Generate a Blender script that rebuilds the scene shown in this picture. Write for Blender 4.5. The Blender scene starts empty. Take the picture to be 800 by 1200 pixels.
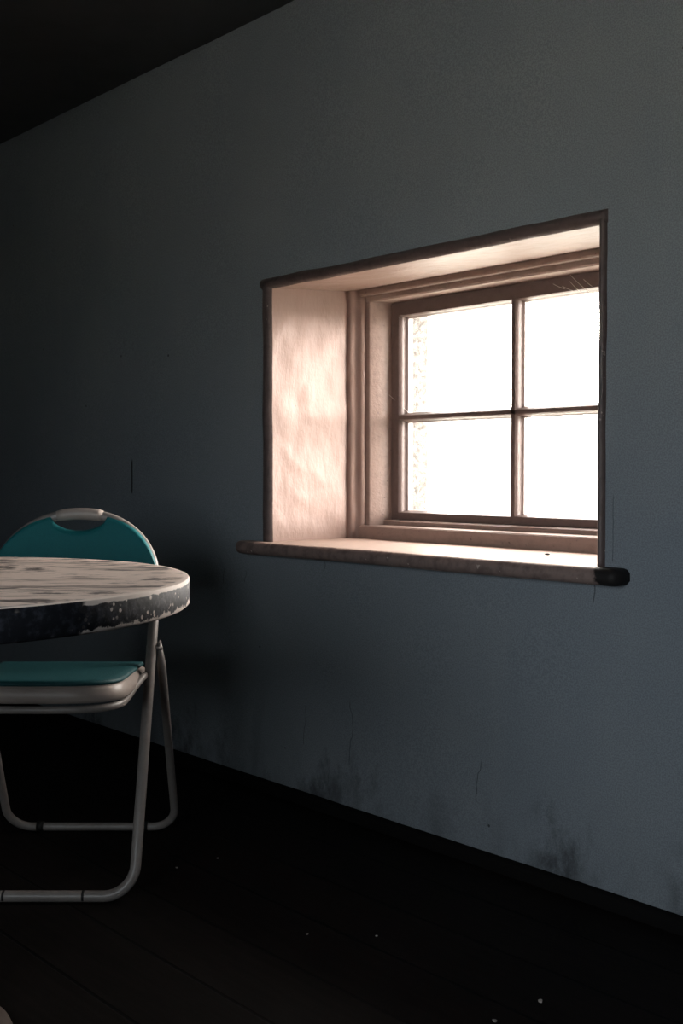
import bpy, bmesh, math, random
from mathutils import Vector, noise
random.seed(7)
S = bpy.context.scene
C = S.collection
PI = math.pi

# ------------------------------------------------------------------ helpers
def link(name, bm, mats, parent=None, smooth=True, kind=None):
    me = bpy.data.meshes.new(name)
    bmesh.ops.recalc_face_normals(bm, faces=bm.faces[:]) if kind != 'raw' else None
    bm.to_mesh(me); bm.free()
    if not isinstance(mats, (list, tuple)): mats = [mats]
    for m in mats: me.materials.append(m)
    for p in me.polygons: p.use_smooth = smooth
    o = bpy.data.objects.new(name, me); C.objects.link(o)
    if parent: o.parent = parent
    return o

def auto(o, deg=35):
    me = o.data
    bm = bmesh.new(); bm.from_mesh(me)
    for e in bm.edges:
        if len(e.link_faces) == 2 and e.calc_face_angle(0) > math.radians(deg): e.smooth = False
    bm.to_mesh(me); bm.free()
    return o

def struct(o):
    o['kind'] = 'structure'; return o

def tag(o, label, cat, group=None):
    o['label'] = label; o['category'] = cat
    if group: o['group'] = group
    return o

def empty(name, loc, rz=0):
    o = bpy.data.objects.new(name, None); C.objects.link(o)
    o.location = loc; o.rotation_euler = (0, 0, rz); o.empty_display_size = .1
    return o

def box(bm, lo, hi, bevel=0, seg=2):
    r = bmesh.ops.create_cube(bm, size=1)
    vs = r['verts']
    for v in vs:
        v.co = Vector([lo[i] + (v.co[i] + .5) * (hi[i] - lo[i]) for i in range(3)])
    if bevel:
        es = list({e for v in vs for e in v.link_edges})
        bmesh.ops.bevel(bm, geom=es, offset=bevel, segments=seg, affect='EDGES', profile=.5)

def tube(bm, path, r, n=14, closed=False, cap=True):
    """sweep a circle along a list of points with parallel transport; r may be a list"""
    P = [Vector(p) for p in path]; N = len(P)
    T = []
    for i in range(N):
        a = P[(i - 1) % N] if (closed or i > 0) else P[i]
        b = P[(i + 1) % N] if (closed or i < N - 1) else P[i]
        T.append((b - a).normalized())
    ref = Vector((0, 1, 0)) if abs(T[0].y) < .9 else Vector((1, 0, 0))
    u = (ref - T[0] * ref.dot(T[0])).normalized()
    rings = []
    for i in range(N):
        u = (u - T[i] * u.dot(T[i])).normalized(); w = T[i].cross(u)
        rr = r[i] if isinstance(r, (list, tuple)) else r
        rings.append([bm.verts.new(P[i] + (u * math.cos(2 * PI * k / n) + w * math.sin(2 * PI * k / n)) * rr) for k in range(n)])
    for i in range(N if closed else N - 1):
        A, B = rings[i], rings[(i + 1) % N]
        for k in range(n):
            bm.faces.new((A[k], A[(k + 1) % n], B[(k + 1) % n], B[k]))
    if cap and not closed:
        bm.faces.new(rings[0][::-1]); bm.faces.new(rings[-1])

def fillet(pts, radii, n=10):
    """polyline with rounded corners"""
    P = [Vector(p) for p in pts]; out = [P[0]]
    for i in range(1, len(P) - 1):
        r = radii[i - 1]
        a = (P[i - 1] - P[i]).normalized(); b = (P[i + 1] - P[i]).normalized()
        ang = a.angle(b); d = r / math.tan(ang / 2)
        s, e = P[i] + a * d, P[i] + b * d
        c = P[i] + (a + b).normalized() * (r / math.sin(ang / 2))
        va, ve = s - c, e - c; th = va.angle(ve)
        for k in range(n + 1):
            t = k / n
            out.append(c + (va * math.sin((1 - t) * th) + ve * math.sin(t * th)) / math.sin(th))
    out.append(P[-1]); return out

def lathe(bm, prof, n=96, c=(0, 0)):
    rings = []
    for r, z in prof:
        if r < 1e-6: rings.append([bm.verts.new((c[0], c[1], z))])
        else: rings.append([bm.verts.new((c[0] + r * math.cos(2 * PI * k / n), c[1] + r * math.sin(2 * PI * k / n), z)) for k in range(n)])
    for A, B in zip(rings, rings[1:]):
        for k in range(n):
            j = (k + 1) % n
            if len(A) == 1 and len(B) == 1: continue
            if len(A) == 1: bm.faces.new((A[0], B[k], B[j]))
            elif len(B) == 1: bm.faces.new((A[k], A[j], B[0]))
            else: bm.faces.new((A[k], A[j], B[j], B[k]))

def sweep_x(bm, prof, x0, x1, n=1):
    """profile [(y,z)..] closed, extruded along x"""
    rings = [[bm.verts.new((x0 + (x1 - x0) * i / n, y, z)) for y, z in prof] for i in range(n + 1)]
    m = len(prof)
    for A, B in zip(rings, rings[1:]):
        for k in range(m):
            bm.faces.new((A[k], A[(k + 1) % m], B[(k + 1) % m], B[k]))
    bm.faces.new(rings[0][::-1]); bm.faces.new(rings[-1])

# ------------------------------------------------------------------ materials
class NT:
    def __init__(s, name, rough=.6, spec=.5):
        s.m = bpy.data.materials.new(name); s.m.use_nodes = True
        s.t = s.m.node_tree; s.b = s.t.nodes['Principled BSDF']
        s.b.inputs['Roughness'].default_value = rough
        s.b.inputs['Specular IOR Level'].default_value = spec
        s.tc = s.n('ShaderNodeTexCoord')
    def n(s, t, **k):
        x = s.t.nodes.new(t)
        for a, v in k.items(): setattr(x, a, v)
        return x
    def l(s, a, b): s.t.links.new(a, b)
    def put(s, sock, v):
        if isinstance(v, bpy.types.NodeSocket): s.l(v, sock)
        else: sock.default_value = v
    def co(s, scale=(1, 1, 1), rot=(0, 0, 0), kind='Object'):
        mp = s.n('ShaderNodeMapping'); mp.inputs['Scale'].default_value = scale
        mp.inputs['Rotation'].default_value = rot
        s.l(s.tc.outputs[kind], mp.inputs['Vector']); return mp.outputs[0]
    def noise(s, co, scale, detail=4, rough=.55, dist=0):
        x = s.n('ShaderNodeTexNoise'); s.l(co, x.inputs['Vector'])
        x.inputs['Scale'].default_value = scale; x.inputs['Detail'].default_value = detail
        x.inputs['Roughness'].default_value = rough; x.inputs['Distortion'].default_value = dist
        return x.outputs['Fac']
    def voro(s, co, scale, feature='F1'):
        x = s.n('ShaderNodeTexVoronoi', feature=feature); s.l(co, x.inputs['Vector'])
        x.inputs['Scale'].default_value = scale; return x.outputs['Distance']
    def math(s, op, a, b=0., clamp=False):
        x = s.n('ShaderNodeMath', operation=op, use_clamp=clamp); s.put(x.inputs[0], a); s.put(x.inputs[1], b); return x.outputs[0]
    def ramp(s, f, a, b):     # smooth 0..1 between a and b
        x = s.n('ShaderNodeMapRange', interpolation_type='SMOOTHSTEP'); s.put(x.inputs[0], f)
        x.inputs[1].default_value = a; x.inputs[2].default_value = b; return x.outputs[0]
    def mix(s, f, a, b):
        x = s.n('ShaderNodeMix', data_type='RGBA'); s.put(x.inputs[0], f)
        for i, v in ((6, a), (7, b)):
            if isinstance(v, (tuple, list)): v = (*v[:3], 1)
            s.put(x.inputs[i], v)
        return x.outputs[2]
    def xyz(s):
        x = s.n('ShaderNodeSeparateXYZ'); s.l(s.tc.outputs['Object'], x.inputs[0]); return x.outputs
    def color(s, v): s.put(s.b.inputs['Base Color'], (*v, 1) if isinstance(v, tuple) else v)
    def bump(s, h, strength=.3, dist=.01):
        x = s.n('ShaderNodeBump'); s.l(h, x.inputs['Height'])
        x.inputs['Strength'].default_value = strength; x.inputs['Distance'].default_value = dist
        s.l(x.outputs[0], s.b.inputs['Normal'])

def paint(name, col, rough=.5, dirt=.5, dirtcol=None, scale=30, bump=.15, chips=None, spec=.4):
    m = NT(name, rough, spec); c = m.co()
    d = m.ramp(m.noise(c, scale, 5, .6), .42, .75)
    dc = dirtcol or tuple(x * .45 for x in col)
    cc = m.mix(m.math('MULTIPLY', d, dirt), col, dc)
    if chips:
        k = m.ramp(m.noise(c, chips[0], 3, .6), chips[1], chips[1] + .02)
        cc = m.mix(k, cc, chips[2])
    m.color(cc); m.bump(m.noise(c, scale * 2.5, 4), bump, .004)
    return m.m

# painted wall: slate blue distemper with damp stains and hairline cracks
def wall_mat():
    m = NT('slate_wall_paint', .75, .25); c = m.co(); X, Y, Z = m.xyz()
    base = m.mix(m.ramp(m.noise(c, 1.1, 4, .6), .3, .7), (.215, .245, .278), (.255, .282, .308))
    streak = m.ramp(m.noise(m.co((9, 9, .7)), 1.6, 4, .6), .52, .78)
    base = m.mix(m.math('MULTIPLY', streak, .16), base, (.32, .34, .35))
    grain = m.noise(c, 340, 2, .6)
    base = m.mix(m.math('MULTIPLY', m.ramp(grain, .38, .62), .45), base, (.10, .12, .14))
    # tiny pin marks
    pin = m.ramp(m.voro(c, 7.5), .035, .022)
    pin = m.math('MULTIPLY', pin, m.ramp(m.noise(c, 3.1, 1), .5, .52))
    base = m.mix(m.math('MULTIPLY', pin, .8), base, (.02, .02, .025))
    # damp stains rising from the floor
    low = m.ramp(Z, .22, .0)
    patch = m.ramp(m.noise(m.co((1, 1, .25)), 3.4, 2), .47, .60)
    st = m.ramp(m.math('ADD', m.noise(m.co((1, 1, .55)), 13, 8, .72), m.math('MULTIPLY', m.ramp(Z, .26, .0), .22)), .56, .82)
    st = m.math('MULTIPLY', st, m.math('MULTIPLY', m.ramp(Z, .30, .04), m.math('ADD', m.math('MULTIPLY', patch, .75), .25)))
    base = m.mix(m.math('MULTIPLY', st, .85), base, (.045, .047, .052))
    # hairline cracks: (x, z0, z1, sway, half width)
    wob = m.math('SUBTRACT', m.noise(m.co((0, 0, 1)), 6, 3, .6), .5)
    for x0, z0, z1, sway, hw in ((-3.06, .812, .915, .01, .006), (-2.04, .14, .30, .09, .0016), (-2.22, .16, .26, .07, .0014),
                                 (-2.135, .625, .648, .16, .0018), (-2.46, .57, .60, .12, .0016), (-2.57, .56, .60, .05, .0016),
                                 (-1.31, .615, .66, .06, .002), (-1.268, .70, .83, .015, .0012), (-1.62, .14, .23, .1, .0017)):
        d = m.math('ABSOLUTE', m.math('SUBTRACT', m.math('ADD', X, m.math('MULTIPLY', wob, sway)), x0))
        k = m.ramp(d, hw, hw * .45)
        k = m.math('MULTIPLY', k, m.math('MULTIPLY', m.ramp(Z, z0 - .004, z0 + .004), m.ramp(Z, z1 + .01, z1 - .006)))
        base = m.mix(m.math('MULTIPLY', k, .95 if x0 < -3 else .6), base, (.015, .015, .018))
    m.color(base)
    h = m.math('ADD', m.noise(c, 14, 5, .6), m.math('MULTIPLY', m.noise(c, 120, 2), .2))
    m.bump(h, .22, .012)
    return m.m

def reveal_mat():
    m = NT('cream_reveal_paint', .5, .4); c = m.co()
    b = m.mix(m.ramp(m.noise(m.co((5, 5, 1.2)), 5, 5, .6), .35, .75), (.265, .176, .146), (.25, .165, .136))
    pit = m.math('MULTIPLY', m.ramp(m.voro(c, 24), .06, .035), m.ramp(m.noise(c, 8, 1), .53, .56))
    b = m.mix(m.math('MULTIPLY', pit, .7), b, (.16, .10, .08))
    m.color(b)
    h = m.math('ADD', m.noise(m.co((2, 2, .7)), 26, 5, .6), m.math('MULTIPLY', m.noise(c, 70, 3), .35))
    m.bump(h, .14, .012)
    return m.m

def boards_mat():
    m = NT('dark_floorboards', .7, .1); X, Y, Z = m.xyz()
    c = m.co()
    u = m.math('DIVIDE', Y, .16)
    fr = m.math('FRACT', u)
    gap = m.math('MAXIMUM', m.ramp(fr, .03, .01), m.ramp(fr, .97, .99))
    g = m.noise(m.co((1.2, 14, 1)), 5, 6, .65)
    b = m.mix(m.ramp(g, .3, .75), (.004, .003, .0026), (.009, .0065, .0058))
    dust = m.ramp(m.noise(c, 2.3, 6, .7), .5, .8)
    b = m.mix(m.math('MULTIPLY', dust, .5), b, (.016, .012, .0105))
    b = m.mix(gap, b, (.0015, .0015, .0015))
    m.color(b); m.bump(m.math('SUBTRACT', m.math('MULTIPLY', g, .3), gap), .4, .004)
    return m.m

def table_top_mat():
    m = NT('brushed_white_paint', .42, .45); a = math.radians(-47.6)
    r = m.n('ShaderNodeVectorRotate', rotation_type='Z_AXIS'); r.inputs['Angle'].default_value = a
    m.l(m.tc.outputs['Object'], r.inputs['Vector'])
    mp = m.n('ShaderNodeMapping'); mp.inputs['Scale'].default_value = (2.4, 7, 1); m.l(r.outputs[0], mp.inputs['Vector'])
    n1 = m.noise(mp.outputs[0], 1.7, 8, .70, 2.2)
    mp2 = m.n('ShaderNodeMapping'); mp2.inputs['Scale'].default_value = (5, 40, 1); m.l(r.outputs[0], mp2.inputs['Vector'])
    n2 = m.noise(mp2.outputs[0], 2.2, 5, .6, .6)
    f = m.ramp(m.math('ADD', m.math('MULTIPLY', n1, .75), m.math('MULTIPLY', n2, .3)), .505, .60)
    X, Y, Z = m.xyz()
    rad = m.math('SQRT', m.math('ADD', m.math('MULTIPLY', X, X), m.math('MULTIPLY', Y, Y)))
    f = m.math('MULTIPLY', f, .88)
    b = m.mix(f, (.78, .645, .57), (.02, .02, .025))
    b = m.mix(m.math('MULTIPLY', m.ramp(m.noise(m.co(), 60, 4, .7), .5, .8), .3), b, (.25, .2, .18))
    b = m.mix(m.ramp(rad, .431, .436), b, (.80, .69, .62))
    m.color(b); m.bump(n2, .2, .003)
    return m.m

def table_rim_mat():
    m = NT('chipped_black_paint', .7, .15); c = m.co(); X, Y, Z = m.xyz()
    b = m.mix(m.ramp(m.noise(c, 60, 4, .65), .45, .7), (.008, .009, .012), (.035, .038, .05))
    # wear is heavier on the side turned to the window: worn sector centred on +x +y
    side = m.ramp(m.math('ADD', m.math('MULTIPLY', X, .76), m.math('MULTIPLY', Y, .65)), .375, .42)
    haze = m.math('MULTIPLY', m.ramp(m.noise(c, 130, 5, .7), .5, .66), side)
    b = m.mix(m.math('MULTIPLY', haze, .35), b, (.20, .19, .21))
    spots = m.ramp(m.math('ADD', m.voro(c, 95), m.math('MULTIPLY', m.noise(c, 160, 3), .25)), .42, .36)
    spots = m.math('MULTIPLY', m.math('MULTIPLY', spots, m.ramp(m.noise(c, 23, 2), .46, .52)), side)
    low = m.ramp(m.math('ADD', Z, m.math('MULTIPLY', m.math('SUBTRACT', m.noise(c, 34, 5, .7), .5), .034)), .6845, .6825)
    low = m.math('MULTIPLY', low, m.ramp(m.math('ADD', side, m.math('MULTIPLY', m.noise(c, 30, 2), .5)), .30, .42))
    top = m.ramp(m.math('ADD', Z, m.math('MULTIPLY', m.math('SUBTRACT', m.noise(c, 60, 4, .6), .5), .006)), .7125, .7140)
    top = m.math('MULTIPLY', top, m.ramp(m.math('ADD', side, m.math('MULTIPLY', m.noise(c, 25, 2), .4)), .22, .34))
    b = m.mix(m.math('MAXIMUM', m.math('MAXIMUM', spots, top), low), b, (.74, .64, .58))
    m.color(b); m.bump(m.noise(c, 80, 4), .25, .003)
    return m.m

def stone_mat():
    m = NT('rough_rendered_stone', .9, .2); c = m.co()
    b = m.mix(m.ramp(m.noise(c, 55, 6, .7), .35, .65), (.075, .068, .062), (.014, .012, .011))
    m.color(b); m.bump(m.noise(c, 60, 6, .7), .9, .02)
    return m.m

def sill_mat():
    m = NT('worn_sill_paint', .65, .3); c = m.co(); X, Y, Z = m.xyz()
    top = (.46, .34, .285)
    b = m.mix(m.math('MULTIPLY', m.ramp(m.noise(c, 22, 5, .65), .5, .75), .35), top, (.35, .25, .21))
    # nosing: brown gloss, its upper edge rubbed unevenly
    edge = m.math('ADD', Y, m.math('MULTIPLY', m.math('SUBTRACT', m.noise(m.co((1, .3, .3)), 26, 4, .6), .5), .018))
    nose = m.ramp(edge, -.0335, -.0365)
    brown = m.mix(m.ramp(m.noise(c, 40, 4, .6), .4, .7), (.25, .18, .16), (.15, .105, .095))
    brown = m.mix(m.ramp(m.noise(c, 70, 2), .70, .72), brown, (.5, .4, .35))
    b = m.mix(nose, b, brown)
    # charred right end
    e = m.math('ADD', X, m.math('MULTIPLY', m.math('SUBTRACT', m.noise(c, 30, 4, .6), .5), .05))
    b = m.mix(m.ramp(e, -1.287, -1.278), b, (.012, .010, .010))
    m.color(b); m.bump(m.noise(c, 50, 4, .6), .3, .004)
    return m.m

def glass_mat():
    m = bpy.data.materials.new('dusty_window_glass'); m.use_nodes = True; t = m.node_tree; t.nodes.clear()
    out = t.nodes.new('ShaderNodeOutputMaterial'); tr = t.nodes.new('ShaderNodeBsdfTransparent')
    gl = t.nodes.new('ShaderNodeBsdfGlossy'); gl.inputs['Roughness'].default_value = .03
    lw = t.nodes.new('ShaderNodeLayerWeight'); pw = t.nodes.new('ShaderNodeMath'); pw.operation = 'POWER'; pw.inputs[1].default_value = 5
    fr = t.nodes.new('ShaderNodeMath'); fr.operation = 'MULTIPLY_ADD'; fr.inputs[1].default_value = .9; fr.inputs[2].default_value = .03
    lw.inputs['Blend'].default_value = .5; t.links.new(lw.outputs['Facing'], pw.inputs[0]); t.links.new(pw.outputs[0], fr.inputs[0])
    mx = t.nodes.new('ShaderNodeMixShader'); df = t.nodes.new('ShaderNodeBsdfTranslucent')
    df.inputs['Color'].default_value = (.8, .76, .7, 1)
    tr.inputs['Color'].default_value = (.97, .97, .96, 1)
    nz = t.nodes.new('ShaderNodeTexNoise'); nz.inputs['Scale'].default_value = 18; nz.inputs['Detail'].default_value = 6
    mr = t.nodes.new('ShaderNodeMapRange'); mr.inputs[1].default_value = .45; mr.inputs[2].default_value = .8
    mr.inputs[3].default_value = 0.02; mr.inputs[4].default_value = .14
    mx2 = t.nodes.new('ShaderNodeMixShader')
    L = t.links.new
    L(nz.outputs['Fac'], mr.inputs[0]); L(mr.outputs[0], mx2.inputs[0]); L(tr.outputs[0], mx2.inputs[1]); L(df.outputs[0], mx2.inputs[2])
    L(fr.outputs[0], mx.inputs[0]); L(mx2.outputs[0], mx.inputs[1]); L(gl.outputs[0], mx.inputs[2]); L(mx.outputs[0], out.inputs[0])
    return m

WALL = wall_mat(); REVEAL = reveal_mat(); BOARDS = boards_mat(); STONE = stone_mat(); SILL = sill_mat(); GLASS = glass_mat()
PLAIN = paint('dull_grey_plaster', (.07, .075, .08), .8, .3, scale=6)
CEIL = paint('sooty_ceiling_plaster', (.05, .053, .056), .85, .4, scale=5)
CASING = paint('brown_casing_paint', (.115, .084, .08), .5, .5, (.05, .037, .035), 40, .4, (38, .69, (.30, .24, .22)))
FRAME = paint('pinkish_frame_paint', (.29, .208, .178), .45, .4, (.16, .115, .098), 45, .3, (90, .70, (.12, .08, .07)))
SASH = paint('taupe_sash_paint', (.13, .093, .084), .45, .4, (.07, .049, .045), 50, .3)
SKIRT = paint('dark_skirting_paint', (.006, .0055, .0055), .8, .3, scale=20, spec=.08)
ENAMEL = paint('white_tube_enamel', (.27, .245, .23), .36, .35, (.17, .15, .14), 70, .05, (60, .735, (.12, .10, .09)), .5)
SHELL = paint('white_seat_vinyl', (.40, .34, .305), .38, .2, (.29, .25, .22), 30, .05)
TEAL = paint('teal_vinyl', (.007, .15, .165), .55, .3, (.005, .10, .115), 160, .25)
SEATPAD = paint('shaded_teal_vinyl', (.005, .075, .085), .6, .4, (.004, .045, .05), 90, .25)  # the backrest's teal darkened, so the seat's shade sits in the colour
RUBBER = paint('black_rubber', (.012, .012, .012), .6, .2, scale=40)
IRON = paint('brown_cast_iron', (.16, .125, .105), .5, .5, (.07, .05, .045), 18, .3)
UNDER = paint('dark_table_underside', (.02, .018, .018), .7, .3, scale=20)
TOP = table_top_mat(); RIM = table_rim_mat()
GRASS = paint('bright_dry_grass', (.72, .69, .60), .9, .4, (.60, .57, .50), 3, .3)
HILL = paint('hazy_hillside', (.46, .42, .37), .95, .5, (.38, .34, .30), .2, .1)
LEAF = paint('pale_leaf', (.40, .40, .31), .8, .4, scale=2)
FLAKE = paint('paint_flake_white', (.42, .38, .35), .6, .2, scale=60)
FLY = paint('black_fly_shell', (.01, .01, .01), .35, .2, scale=200)
WEB = paint('cobweb_silk', (.75, .70, .66), .5, .1, scale=50, bump=0)

# ------------------------------------------------------------------ room dimensions
XL, XR, YB, ZC = -4.18, 1.35, -2.45, 2.108
A0, A1, Z0, Z1 = -2.357, -1.303, .690, 1.378        # clear opening at the room face
YR = .275                                            # depth of the plaster reveal
B0, B1, ZT = -2.335, -1.325, 1.394                   # the reveal where it meets the frame
DX0, DX1, DZ0, DZ1, DT = -1.15, .05, .62, 1.58, .40     # window added in the unseen back wall for fill light, and its reveal depth

# wall_front : room face + reveal
def grid(bm, a, b, c, d, nu, nv, amp=0, seed=0, mi=0, freq=9):
    """bilinear patch a-b / d-c, with lumpy displacement that dies at its border"""
    a, b, c, d = map(Vector, (a, b, c, d)); nrm = (b - a).cross(d - a).normalized()
    V = []
    for j in range(nv + 1):
        row = []
        for i in range(nu + 1):
            u, v = i / nu, j / nv
            p = (a * (1 - u) + b * u) * (1 - v) + (d * (1 - u) + c * u) * v
            w = min(1, 8 * min(u, 1 - u)) * min(1, 8 * min(v, 1 - v))
            if amp: p = p + nrm * amp * w * noise.fractal(p * freq + Vector((seed, 0, 0)), 1, 2, 4)
            row.append(bm.verts.new(p))
        V.append(row)
    for j in range(nv):
        for i in range(nu):
            f = bm.faces.new((V[j][i], V[j][i + 1], V[j + 1][i + 1], V[j + 1][i])); f.material_index = mi
bm = bmesh.new()
xs = [XL - .1, A0, A1, XR + .1]; zs = [-.1, Z0 - .02, Z1, ZC + .1]
for i in range(3):
    for j in range(3):
        if i == 1 and j == 1: continue
        grid(bm, (xs[i], 0, zs[j]), (xs[i + 1], 0, zs[j]), (xs[i + 1], 0, zs[j + 1]), (xs[i], 0, zs[j + 1]), 40, 30, .003, 3, 0, 2.5)
bmesh.ops.remove_doubles(bm, verts=bm.verts[:], dist=.0004)
grid(bm, (A0, 0, Z0 - .02), (A0, 0, Z1), (B0, YR, ZT), (B0, YR, Z0 - .02), 60, 24, .0035, 1, 1, 14)   # left cheek
grid(bm, (A1, 0, Z0 - .02), (B1, YR, Z0 - .02), (B1, YR, ZT), (A1, 0, Z1), 24, 60, .0035, 2, 1, 14)   # right cheek
grid(bm, (A0, 0, Z1), (A1, 0, Z1), (B1, YR, ZT), (B0, YR, ZT), 80, 24, .003, 5, 1, 12)               # soffit
grid(bm, (A0, 0, Z0 - .02), (B0, YR, Z0 - .02), (B1, YR, Z0 - .02), (A1, 0, Z0 - .02), 4, 4, 0, 0, 1)
wf = struct(auto(link('wall_front', bm, [WALL, REVEAL]), 40))

# outer leaf of rough stone, with its own opening beyond the sash
bm = bmesh.new()
E0, E1, F0, F1, YE0, YE1 = -2.25, -1.38, .735, 1.36, .40, .505
for lo, hi in (((XL - .4, .40, -.3), (E0, YE1, ZC + .3)), ((E1, .40, -.3), (XR + .4, YE1, ZC + .3)),
               ((E0, .40, -.3), (E1, YE1, F0)), ((E0, .40, F1), (E1, YE1, ZC + .3))):
    box(bm, lo, hi)
wo = struct(link('wall_outside', bm, STONE, smooth=False))
# roof and side slabs so that no daylight leaks
bm = bmesh.new(); box(bm, (XL - .2, YB - DT, ZC), (XR + .2, .42, ZC + .2))
struct(link('ceiling', bm, CEIL, smooth=False))
bm = bmesh.new(); box(bm, (XL - .2, YB - DT, -.12), (XR + .2, .42, 0))
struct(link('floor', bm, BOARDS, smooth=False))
bm = bmesh.new(); box(bm, (XL - .2, YB - DT, -.12), (XL, .42, ZC + .2))
struct(link('wall_left', bm, PLAIN, smooth=False))
bm = bmesh.new(); box(bm, (XR, YB - DT, -.12), (XR + .2, .42, ZC + .2))
struct(link('wall_right', bm, PLAIN, smooth=False))
bm = bmesh.new()
box(bm, (XL - .2, YB - DT, -.12), (DX0, YB, ZC + .2)); box(bm, (DX1, YB - DT, -.12), (XR + .2, YB, ZC + .2))
box(bm, (DX0, YB - DT, DZ1), (DX1, YB, ZC + .2)); box(bm, (DX0, YB - DT, -.12), (DX1, YB, DZ0))
struct(link('wall_back', bm, PLAIN, smooth=False))
w2 = empty('added_fill_window', (0, 0, 0)); w2['kind'] = 'structure'  # added window behind the camera, lets in fill for wall and chair
bm = bmesh.new(); q = YB - DT + .03
for lo, hi in (((DX0, q, DZ0), (DX0 + .05, q + .05, DZ1)), ((DX1 - .05, q, DZ0), (DX1, q + .05, DZ1)), ((DX0 + .05, q, DZ1 - .05), (DX1 - .05, q + .05, DZ1)),
               ((DX0 + .05, q, DZ0), (DX1 - .05, q + .05, DZ0 + .06)), (((DX0 + DX1) / 2 - .012, q + .01, DZ0 + .06), ((DX0 + DX1) / 2 + .012, q + .045, DZ1 - .05))):
    box(bm, lo, hi, .004)
link('window_frame', bm, SASH, w2, False)
bm = bmesh.new(); box(bm, (DX0 - .08, YB - .1, DZ0 - .035), (DX1 + .08, YB + .04, DZ0 + .001), .01, 3)
link('window_sill', bm, CASING, w2)
for xa, xb in ((DX0 + .045, (DX0 + DX1) / 2 - .008), ((DX0 + DX1) / 2 + .008, DX1 - .045)):
    bm = bmesh.new(); box(bm, (xa, q + .025, DZ0 + .055), (xb, q + .028, DZ1 - .045)); link('window_pane', bm, GLASS, w2, False)
bm = bmesh.new()
sweep_x(bm, [(.004, 0), (-.016, 0), (-.016, .022), (-.013, .028), (-.006, .032), (.004, .033)], XL, XR, 60)
struct(auto(link('baseboard_front', bm, SKIRT)))

# ------------------------------------------------------------------ window
win = empty('window_1', (0, 0, 0)); win['kind'] = 'structure'
# casing: three rounded dark strips around the opening
def strip(bm, a, b, w, thick, axis, seed):
    """half-round strip from a to b; w = signed width direction vector"""
    a, b, w = Vector(a), Vector(b), Vector(w); n = 60; prof = []
    for k in range(13):
        t = k / 12; s = math.sin(PI * t) ** .55
        prof.append((t, -thick * s + .004))
    rings = []
    for i in range(n + 1):
        p = a.lerp(b, i / n)
        wob = 1 + .07 * noise.noise(p * 7 + Vector((seed, 0, 0)))
        off = .002 * noise.noise(p * 11 + Vector((0, seed, 0)))
        rings.append([bm.verts.new(p + w * (t * wob) + w.normalized() * off + Vector((0, d, 0))) for t, d in prof])
    for A, B in zip(rings, rings[1:]):
        for k in range(12): bm.faces.new((A[k], A[k + 1], B[k + 1], B[k]))
    bm.faces.new(rings[0]); bm.faces.new(rings[-1])
bm = bmesh.new()
strip(bm, (A0 + .004, 0, Z0 - .004), (A0 + .004, 0, Z1 + .018), (-.038, 0, 0), .013, 2, 1)
strip(bm, (A1 - .003, 0, Z0 - .004), (A1 - .003, 0, Z1 + .018), (.020, 0, 0), .013, 2, 5)
strip(bm, (A0 - .033, 0, Z1 - .004), (A1 + .017, 0, Z1 - .004), (0, 0, .030), .014, 0, 9)
link('window_casing', bm, CASING, win)

# sill board with bullnose
bm = bmesh.new()
prof = [(YR + .03, .690), (YR + .03, .655), (-.022, .655)]
for k in range(11):
    t = -PI / 2 - PI * k / 10
    prof.append((-.0285 + .0175 * math.cos(t) * 1.0, .6725 + .0175 * math.sin(t)))
n = 180; x0, x1 = -2.472, -1.228; rings = []
for i in range(n + 1):
    x = x0 + (x1 - x0) * i / n
    e = min(1, min(i, n - i) / 3.0); e = math.sqrt(max(0, 1 - (1 - e) ** 2)) * .6 + .4
    ring = []
    for y, z in prof:
        q = Vector((x, y, z))
        dy = .0022 * noise.fractal(Vector((x * 16, 0, z * 20)), 1, 2, 3) if y < 0 else 0
        zz = .6725 + (z - .6725) * (e if y < .0 else 1)
        ring.append(bm.verts.new((x, (y + dy) * (e if y < 0 else 1), zz + .0015 * noise.noise(Vector((x * 5, y * 9, 3))))))
    rings.append(ring)
m_ = len(prof)
for A, B in zip(rings, rings[1:]):
    for k in range(m_): bm.faces.new((A[k], A[(k + 1) % m_], B[(k + 1) % m_], B[k]))
bm.faces.new(rings[0][::-1]); bm.faces.new(rings[-1])
auto(link('window_sill', bm, SILL, win), 50)

# angled bead between plaster and frame (left, right), lumpy with old paint
bm = bmesh.new()
def bead(x0, y0, x1, y1, sgn, seed):
    n = 70; rings = []
    for i in range(n + 1):
        z = Z0 - .005 + (ZT - Z0 + .005) * i / n; ring = []
        for k in range(11):
            t = k / 10
            x = x0 + (x1 - x0) * t; y = y0 + (y1 - y0) * t
            bul = .006 * math.sin(PI * t) + .003 * math.sin(PI * 3 * t)
            q = noise.fractal(Vector((k * .35, seed, z * 24)), 1, 2, 4) * .0012
            ring.append(bm.verts.new((x + sgn * (bul + q), y - bul - q, z)))
        rings.append(ring)
    for A, B in zip(rings, rings[1:]):
        for k in range(10): bm.faces.new((A[k], A[k + 1], B[k + 1], B[k]))
bead(B0 - .004, YR - .012, -2.297, .302, 1, 3); bead(B1 + .004, YR - .012, -1.343, .302, -1, 8)
link('plaster_bead', bm, REVEAL, win)

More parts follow.
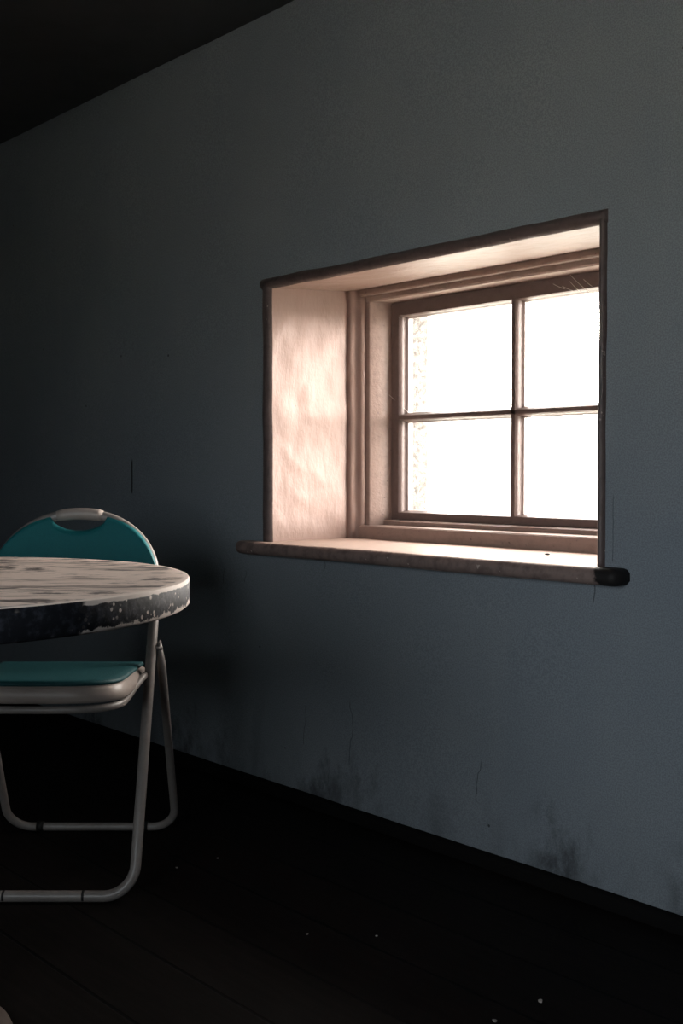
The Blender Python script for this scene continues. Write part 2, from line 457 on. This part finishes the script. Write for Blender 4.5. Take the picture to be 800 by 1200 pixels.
# box frame: linings stepping in towards the sash
J0, J1 = -2.279, -1.351                                  # jamb faces at y=.30
K0, K1 = -2.257, -1.373                                  # ... at the sash
YF, YS = .30, .362
bm = bmesh.new()
def prism(pts, a, b, ax):
    """closed polygon pts in the two axes other than ax, extruded a..b"""
    def mk(p, t):
        return (p[0], p[1], t) if ax == 2 else (t, p[0], p[1])
    A = [bm.verts.new(mk(p, a)) for p in pts]; B = [bm.verts.new(mk(p, b)) for p in pts]
    k = len(pts)
    for i in range(k): bm.faces.new((A[i], A[(i + 1) % k], B[(i + 1) % k], B[i]))
    bm.faces.new(A[::-1]); bm.faces.new(B)
prism([(-2.42, YF), (J0 - .004, YF), (J0, YF + .004), (K0, YS), (K0, YS + .05), (-2.42, YS + .05)], .62, 1.45, 2)
prism([(-1.21, YF), (J1 + .004, YF), (J1, YF + .004), (K1, YS), (K1, YS + .05), (-1.21, YS + .05)], .62, 1.45, 2)
# head: outer strip (front y=.275) then the lining
prism([(YR + .003, 1.44), (YR + .003, 1.381), (YR + .006, 1.377), (YF - .002, 1.3765), (YF - .002, 1.3645), (YF + .002, 1.3605), (YS + .05, 1.3605), (YS + .05, 1.44)], -2.30, -1.33, 0)
auto(link('window_frame', bm, FRAME, win))
# bottom boards: apron step and sub-sill
bm = bmesh.new()
prism([(YR + .007, .62), (YR + .007, .724), (YR + .011, .7275), (.34, .7285), (.34, .7395), (.344, .7425), (.412, .7425), (.412, .62)], -2.305, -1.335, 0)
auto(link('frame_step', bm, FRAME, win))

# sash with moulded bars
sash = empty('window_sash', (0, 0, 0)); sash.parent = win
bm = bmesh.new()
GX0, GX1, GZ0, GZ1, YG = -2.213, -1.417, .768, 1.316, .386
SX0, SX1, SZ0, SZ1 = -2.256, -1.374, .7435, 1.3600
def stile(p, q, r, s, y0=YS, y1=YS + .04):
    pass
def frame_piece(outer, inner_f, inner_g, zlo, zhi, ax, w0, w1):
    """moulded piece: flat face from outer to inner_f, ogee back to the glass at inner_g"""
    pts = [(outer, YS), (inner_f, YS)]
    for k in range(1, 7):
        t = k / 6
        pts.append((inner_f + (inner_g - inner_f) * (t + .16 * math.sin(2 * PI * t)), YS + (YG - YS) * t))
    pts += [(inner_g, YG + .018), (outer, YG + .018)]
    if ax == 2: prism(pts, w0, w1, 2)
    else: prism([(y, z) for z, y in pts], w0, w1, 0)
frame_piece(SX0, -2.228, GX0, 0, 0, 2, SZ0, SZ1)
frame_piece(SX1, -1.402, GX1, 0, 0, 2, SZ0, SZ1)
frame_piece(SZ1, 1.3225, GZ1, 0, 0, 0, -2.2275, -1.4025)
frame_piece(SZ0, .7645, GZ0 + .002, 0, 0, 0, -2.2275, -1.4025)
auto(link('sash_frame', bm, SASH, sash), 30)
def bar(c, hf, hg, ax, w0, w1, name):
    global bm
    bm = bmesh.new(); pts = [(c - hf, YS), (c + hf, YS)]
    for k in range(1, 6):
        t = k / 5; pts.append((c + hf + (hg - hf) * (t + .15 * math.sin(2 * PI * t)), YS + (YG - YS) * t))
    pts += [(c + hg, YG + .014), (c - hg, YG + .014)]
    for k in range(5, 0, -1):
        t = k / 5; pts.append((c - hf - (hg - hf) * (t + .15 * math.sin(2 * PI * t)), YS + (YG - YS) * t))
    if ax == 2: prism(pts, w0, w1, 2)
    else: prism([(y, z) for z, y in pts], w0, w1, 0)
    return auto(link(name, bm, SASH, sash), 30)
MX, MZ = -1.815, 1.034
bar(MX, .006, .018, 2, .764, 1.3225, 'glazing_bar')
bar(MZ, .005, .014, 0, -2.2275, -1.4025, 'glazing_bar')
for xa, xb in ((GX0 - .006, MX - .006), (MX + .006, GX1 + .006)):
    for za, zb in ((GZ0 - .006, MZ - .006), (MZ + .006, GZ1 + .006)):
        bm = bmesh.new(); box(bm, (xa, YG + .001, za), (xb, YG + .004, zb))
        link('window_pane', bm, GLASS, sash, False)

# ------------------------------------------------------------------ outdoors
bm = bmesh.new(); bmesh.ops.create_grid(bm, x_segments=60, y_segments=60, size=60)
for v in bm.verts:
    v.co.z = -.15 + (max(0, v.co.y - 6) * .012) + .1 * noise.noise(v.co * .15) * (1 if abs(v.co.y) > 5 else 0)
struct(link('ground_outside', bm, GRASS))
bm = bmesh.new(); bmesh.ops.create_grid(bm, x_segments=80, y_segments=30, size=1)
for v in bm.verts:
    x, y = v.co.x * 70 - 40, 45 + v.co.y * 15
    h = 5.5 * math.exp(-((x + 52) / 17) ** 2) + 4.2 * math.exp(-((x + 22) / 9) ** 2) + 2 * noise.fractal(Vector((x * .06, y * .06, 2)), 1, 2, 4)
    v.co = Vector((x, y, -.2 + max(-.5, h) * max(0, 1 - v.co.y ** 2)))
struct(link('hills_outside', bm, HILL))

# ------------------------------------------------------------------ round table
TC = Vector((-1.669, -1.278, 0)); R = .4425
tab = empty('round_table', TC)
tag(tab, 'round table with streaky white top and chipped black rim before the teal chair', 'table')
bm = bmesh.new()
lathe(bm, [(0, .7200), (.2, .7200), (.40, .7200), (R - .004, .7200), (R - .0012, .7188)], 160)
link('table_top', bm, TOP, tab)
bm = bmesh.new()
lathe(bm, [(R - .0012, .7188), (R, .7165), (R + .0004, .70), (R, .680), (R - .004, .6765), (R - .02, .676)], 160)
link('table_rim', bm, RIM, tab)
bm = bmesh.new()
lathe(bm, [(R - .02, .676), (.14, .676), (.14, .664), (.05, .660), (0, .660)], 96)
link('table_underside', bm, UNDER, tab)
bm = bmesh.new()
lathe(bm, [(0, .661), (.05, .660), (.042, .62), (.032, .58), (.028, .3), (.032, .12), (.05, .07), (.09, .045), (0, .04)], 48)
link('pedestal', bm, IRON, tab)
bm = bmesh.new()
lathe(bm, [(0, .05), (.06, .048), (.12, .034), (.152, .024), (.168, .018), (.172, .008), (.169, 0), (0, 0)], 96)
link('table_base', bm, IRON, tab)

# ------------------------------------------------------------------ folding chair (local: x right, -y front, z up)
CAM = Vector((0, -1.89, .88)); RT = Vector((.67397, .73876, 0)); FW = Vector((-.73876, .67397, 0))
base = CAM + RT * -.61 + FW * 2.45
ch = empty('folding_chair', (base.x, base.y, 0), math.atan2(.73876, .67397))
tag(ch, 'folding chair with teal vinyl seat and back on white tubular frame behind the round table', 'chair')
fr = .0115
def fy(z): return -.207 + .452 * (z - .011)
def fx(z): return .184 + .004 * z / .66
# front frame loop: floor bar, two legs, arch of the back
pts = fillet([(0, fy(.011), .011), (.184, fy(.011), .011), (.188, fy(.66), .66)], [.062], 12)
pts = pts[:-1]
side = [Vector((fx(z), fy(z), z)) for z in [.12 + .06 * k for k in range(9)] if z < .56]
arch = []
for k in range(25):
    t = PI / 2 * k / 24
    z = .625 + .157 * math.sin(t) ** 1.0; x = .1845 * math.cos(t) ** .92 if k < 24 else 0
    arch.append(Vector((x, fy(z), z)))
half = [p for p in pts if p.z < .115] + side + arch
full = half + [Vector((-p.x, p.y, p.z)) for p in half[-2:0:-1]]
bm = bmesh.new(); tube(bm, full, fr, 16, closed=True)
link('front_frame', bm, ENAMEL, ch)
# grip moulded on the top of the arch
bm = bmesh.new(); g = [p for p in arch if p.x < .064]
gp = g + [Vector((-p.x, p.y, p.z)) for p in g[-2::-1]]
tube(bm, gp, [.0122] + [.0140] * (len(gp) - 2) + [.0122], 18)
link('handle_grip', bm, SHELL, ch)
# rear frame
rr = .0098
def ry(z): return .240 - (.240 - .016) * (z - .011) / .48
rp = fillet([(.2045, ry(.50), .50), (.2045, ry(.011), .011), (-.2045, ry(.011), .011), (-.2045, ry(.50), .50)], [.058, .058], 12)
rp = [rp[0]] + [rp[0].lerp(rp[1], k / 8) for k in range(1, 8)] + rp[1:-1] + [rp[-2].lerp(rp[-1], k / 8) for k in range(1, 9)]
bm = bmesh.new(); tube(bm, rp, rr, 16)
for v in bm.verts:                                   # flattened, pivoting upper ends
    if v.co.z > .455:
        s = 1 if v.co.x > 0 else -1; w = min(1, (v.co.z - .455) / .03)
        v.co.x = s * .2045 + (v.co.x - s * .2045) * (1 - .65 * w)
link('rear_frame', bm, ENAMEL, ch)
for s in (-1, 1):
    bm = bmesh.new(); z = .488; y = fy(z)
    tube(bm, [(s * (fx(z) - .012), y, z), (s * .2115, y, z)], .0045, 12)
    link('pivot_bolt', bm, ENAMEL, ch)
# back pad: filled arch with hand-hole notch, gently dished
PW = .193
def top_z(x):
    lim = .625 + .1645 * math.sqrt(max(0, 1 - min(1, abs(x) / PW) ** (2 / .92)))
    notch = .775 - .031 * (max(0, 1 - (x / .066) ** 2)) ** .6 if abs(x) < .066 else 9
    return min(lim, notch)
bm = bmesh.new(); NU, NV = 72, 28; front = []; back = []
for i in range(NU + 1):
    u = -1 + 2 * i / NU; x = PW * math.sin(u * PI / 2); zt = top_z(x); zb = .578 + .03 * (abs(x) / PW) ** 4
    cf, cb = [], []
    for j in range(NV + 1):
        z = zb + (zt - zb) * j / NV
        e = min(1, min((1 - abs(u)) * 1.57 * 9, min(j, NV - j) / 1.5)) ; e = math.sqrt(max(0, 1 - (1 - e) ** 2))
        dish = .012 * max(0, 1 - (x / .16) ** 2)
        cf.append(bm.verts.new((x, fy(z) - .0148 - .010 * e + dish, z)))
        cb.append(bm.verts.new((x, fy(z) - .0132 + .004 * e + dish, z)))
    front.append(cf); back.append(cb)
for i in range(NU):
    for j in range(NV):
        bm.faces.new((front[i][j], front[i + 1][j], front[i + 1][j + 1], front[i][j + 1]))
        bm.faces.new((back[i][j], back[i][j + 1], back[i + 1][j + 1], back[i + 1][j]))
    bm.faces.new((front[i][0], back[i][0], back[i + 1][0], front[i + 1][0]))
    bm.faces.new((front[i][NV], front[i + 1][NV], back[i + 1][NV], back[i][NV]))
for j in range(NV):
    bm.faces.new((front[0][j], front[0][j + 1], back[0][j + 1], back[0][j]))
    bm.faces.new((front[NU][j], back[NU][j], back[NU][j + 1], front[NU][j + 1]))
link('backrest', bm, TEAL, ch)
# seat: D-shaped outline, white shell with a teal pad set in it
def dshape(inset, n=72):
    """outline, front curve is a wide ellipse, back is square"""
    out = []
    a, b = .1735 - inset, .115 - inset * .6
    for k in range(n // 2 + 1):
        t = PI * k / (n // 2)
        cx, sx = math.cos(t), math.sin(t)
        out.append((-a * math.copysign(abs(cx) ** .62, cx), -.160 - b * abs(sx) ** .62 ))
    for k in range(1, 13): out.append((a - .004 * k / 12, -.160 + (.225 - inset) * k / 12))
    for k in range(1, 9): out.append((a - .004 - (2 * a - .008) * k / 9, .065 - inset))
    for k in range(0, 12): out.append((-a + .004 - .004 * k / 12, .065 - inset - (.225 - inset) * k / 12))
    return out
def tilt(y): return -.045 * (y + .27)
def stack(bm, layers):
    rings = []
    for inset, z in layers:
        rings.append([bm.verts.new((x, y, z + tilt(y))) for x, y in dshape(inset)])
    m = len(rings[0])
    for A, B in zip(rings, rings[1:]):
        for k in range(m): bm.faces.new((A[k], A[(k + 1) % m], B[(k + 1) % m], B[k]))
    bm.faces.new(rings[0][::-1]); bm.faces.new(rings[-1])
bm = bmesh.new(); stack(bm, [(.030, .4205), (.012, .4205), (.004, .4225), (0, .428), (.001, .438), (.006, .449), (.013, .456), (.022, .459), (.03, .459)])
auto(link('seat_shell', bm, SHELL, ch), 60)
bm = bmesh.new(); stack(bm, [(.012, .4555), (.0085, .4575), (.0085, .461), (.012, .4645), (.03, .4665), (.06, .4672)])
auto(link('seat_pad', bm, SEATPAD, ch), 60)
# support tube below the seat
half = [Vector((.182, fy(.434), .434)), Vector((.174, -.035, .430)), Vector((.167, -.09, .419)), Vector((.164, -.14, .411))]
o = [p for p in dshape(.010) if p[1] <= -.165 and p[0] > 0]
o.sort(key=lambda p: -p[0])
half += [Vector((x, y, .4085)) for x, y in o if x > .004] + [Vector((0, -.160 - (.115 - .006), .4085))]
full = half + [Vector((-p.x, p.y, p.z)) for p in half[-2::-1]]
bm = bmesh.new(); tube(bm, full, .0078, 14); link('seat_support', bm, ENAMEL, ch)
# rubber sleeves on the floor bars
for s in (-1, 1):
    bm = bmesh.new(); tube(bm, [(s * .119, ry(.011), .0125), (s * .1355, ry(.011), .0125)], .0122, 14); link('rubber_foot', bm, RUBBER, ch)
for s in (-1, 1):
    bm = bmesh.new(); tube(bm, [(s * .079, fy(.011), .0115), (s * .084, fy(.011), .0115)], .0119, 14); link('frame_plug', bm, RUBBER, ch)

# ------------------------------------------------------------------ little things
def flake(name, loc, s, rz, seed, mat):
    bm = bmesh.new(); rnd = random.Random(seed); k = 7
    t = [bm.verts.new((s * (.6 + .6 * rnd.random()) * math.cos(2 * PI * i / k), s * .7 * (.6 + .6 * rnd.random()) * math.sin(2 * PI * i / k), .0012 + s * .25 * rnd.random())) for i in range(k)]
    b = [bm.verts.new((v.co.x * .9, v.co.y * .9, 0)) for v in t]
    bm.faces.new(t); bm.faces.new(b[::-1])
    for i in range(k): bm.faces.new((t[i], b[i], b[(i + 1) % k], t[(i + 1) % k]))
    o = link(name, bm, mat, None, False); o.location = loc; o.rotation_euler.z = rz; return o
spots = [(-2.047, -.518, .0032, .3), (-2.035, -.415, .003, 1.2), (-1.582, -.535, .0034, 2.0), (-1.487, -.443, .0028, .7),
         (-1.117, -.424, .0052, 2.6), (-1.125, -.531, .0045, .1)]
first = None
for i, (x, y, s_, a) in enumerate(spots):
    if first is None: o = first = flake('paint_flake', (x, y, 0), s_, a, 3, FLAKE)
    else:
        o = first.copy(); C.objects.link(o); o.location = (x, y, 0); o.rotation_euler.z = a; o.scale = (s_ / .0032,) * 3
    tag(o, 'tiny pale paint flake lying on the dark floorboards', 'paint flake', 'paint flakes on the floor')
first = None
for i, (x, y, s_, a) in enumerate([(-2.222, .3525, .006, .2), (-2.165, .352, .005, 1.0), (-2.142, .3525, .0065, .1), (-2.12, .352, .0055, 2.8), (-2.095, .3525, .006, .4)]):
    if first is None: o = first = flake('paint_flake', (x, y, .7425), s_, a, 9, FLAKE)
    else:
        o = first.copy(); C.objects.link(o); o.location = (x, y, .7425); o.rotation_euler.z = a; o.scale = (s_ / .006,) * 3
    tag(o, 'white paint flake on the narrow ledge under the left lower pane', 'paint flake', 'paint flakes on the window ledge')
# dead fly on the sill
fl = empty('dead_fly', (-1.543, .150, .6912), .5)
tag(fl, 'small dark dead fly lying on the bright window sill', 'fly')
bm = bmesh.new()
path = [(-.0060 + .0120 * k / 12, 0, .0022) for k in range(13)]
rad = [.0003 + .0021 * abs(math.sin(PI * k / 12)) ** .6 * (.72 if k in (5, 8) else 1) for k in range(13)]
tube(bm, path, rad, 12)
for s_ in (-1, 1):
    for q in (-.001, .0008, .0024): tube(bm, [(q, s_ * .0015, .002), (q + .0005, s_ * .0034, .0036), (q + .001, s_ * .0042, .0008)], .00025, 6)
link('body', bm, FLY, fl)
for s_ in (-1, 1):
    bm = bmesh.new()
    up = [bm.verts.new((-.0065 * math.cos(PI * 2 * k / 14) * .55 - .0035, s_ * (.0027 + .0017 * math.sin(PI * 2 * k / 14)), .0034)) for k in range(14)]
    dn = [bm.verts.new((v_.co.x, v_.co.y, .0031)) for v_ in up]
    bm.faces.new(up); bm.faces.new(dn[::-1])
    for k in range(14): bm.faces.new((up[k], dn[k], dn[(k + 1) % 14], up[(k + 1) % 14]))
    link('wing', bm, FLY, fl, False)
# cobwebs
def strands(name, segs, r):
    bm = bmesh.new()
    for a, b, sag in segs:
        a, b = Vector(a), Vector(b)
        tube(bm, [a.lerp(b, k / 8) + Vector((0, 0, -sag * 4 * (k / 8) * (1 - k / 8))) for k in range(9)], r, 6)
    return link(name, bm, WEB)
tag(strands('cobweb', [((-2.2575, .354, 1.1), (-2.207, .385, 1.047), .001)], .0006), 'single cobweb thread slanting from window jamb to the left pane edge', 'cobweb')
tag(strands('cobweb', [((-1.640, .361, 1.3615), (-1.583, .361, 1.312), .002), ((-1.640, .361, 1.345), (-1.612, .361, 1.318), .001), ((-1.662, .361, 1.336), (-1.632, .361, 1.322), .0008),
                       ((-1.600, .361, 1.345), (-1.575, .361, 1.325), .001), ((-1.69, .361, 1.345), (-1.655, .361, 1.329), .001)], .0006),
    'wispy cobweb threads on the top rail at the upper right of the sash', 'cobweb')

# ------------------------------------------------------------------ light
def portal(name, loc, rx, sx, sy):
    d = bpy.data.lights.new(name, 'AREA'); d.shape = 'RECTANGLE'; d.size = sx; d.size_y = sy
    d.cycles.is_portal = True
    o = bpy.data.objects.new(name, d); C.objects.link(o); o.location = loc; o.rotation_euler = (rx, 0, 0)
portal('window_daylight', (-1.815, .52, 1.045), -PI / 2, .88, .64)
portal('added_window_daylight', ((DX0 + DX1) / 2, YB - DT - .01, (DZ0 + DZ1) / 2), PI / 2, DX1 - DX0, DZ1 - DZ0)
w = bpy.data.worlds.new('sky'); S.world = w; w.use_nodes = True; t = w.node_tree
bg = t.nodes['Background']; tc = t.nodes.new('ShaderNodeTexCoord'); sp = t.nodes.new('ShaderNodeSeparateXYZ')
mr = t.nodes.new('ShaderNodeMapRange'); mr.inputs[1].default_value = -.6; mr.inputs[2].default_value = .6
mx = t.nodes.new('ShaderNodeMix'); mx.data_type = 'RGBA'
hz = t.nodes.new('ShaderNodeMapRange'); hz.interpolation_type = 'SMOOTHSTEP'     # bright haze low over the fields, calmer overcast above
hz.inputs[1].default_value = .04; hz.inputs[2].default_value = .44
my = t.nodes.new('ShaderNodeMix'); my.data_type = 'RGBA'
my.inputs[6].default_value = (78, 72.5, 68, 1); my.inputs[7].default_value = (18, 16.8, 15.9, 1)
mx.inputs[6].default_value = (9.0, 9.9, 10.7, 1)
t.links.new(tc.outputs['Generated'], sp.inputs[0]); t.links.new(sp.outputs[1], mr.inputs[0])
t.links.new(sp.outputs[2], hz.inputs[0]); t.links.new(hz.outputs[0], my.inputs[0]); t.links.new(my.outputs[2], mx.inputs[7])
t.links.new(mr.outputs[0], mx.inputs[0]); t.links.new(mx.outputs[2], bg.inputs[0])
bg.inputs[1].default_value = 1.0

# ------------------------------------------------------------------ camera
cd = bpy.data.cameras.new('camera'); cam = bpy.data.objects.new('camera', cd); C.objects.link(cam)
cd.sensor_fit = 'VERTICAL'; cd.sensor_height = 36; cd.lens = 1300 / 1200 * 36; cd.clip_start = .01
cam.location = CAM; cam.rotation_euler = (PI / 2 - math.atan(47 / 1300), 0, math.atan2(.73876, .67397))
S.camera = cam
v = S.view_settings; v.view_transform = 'Standard'; v.look = 'None'; v.gamma = 1; v.use_curve_mapping = False; v.exposure = 0
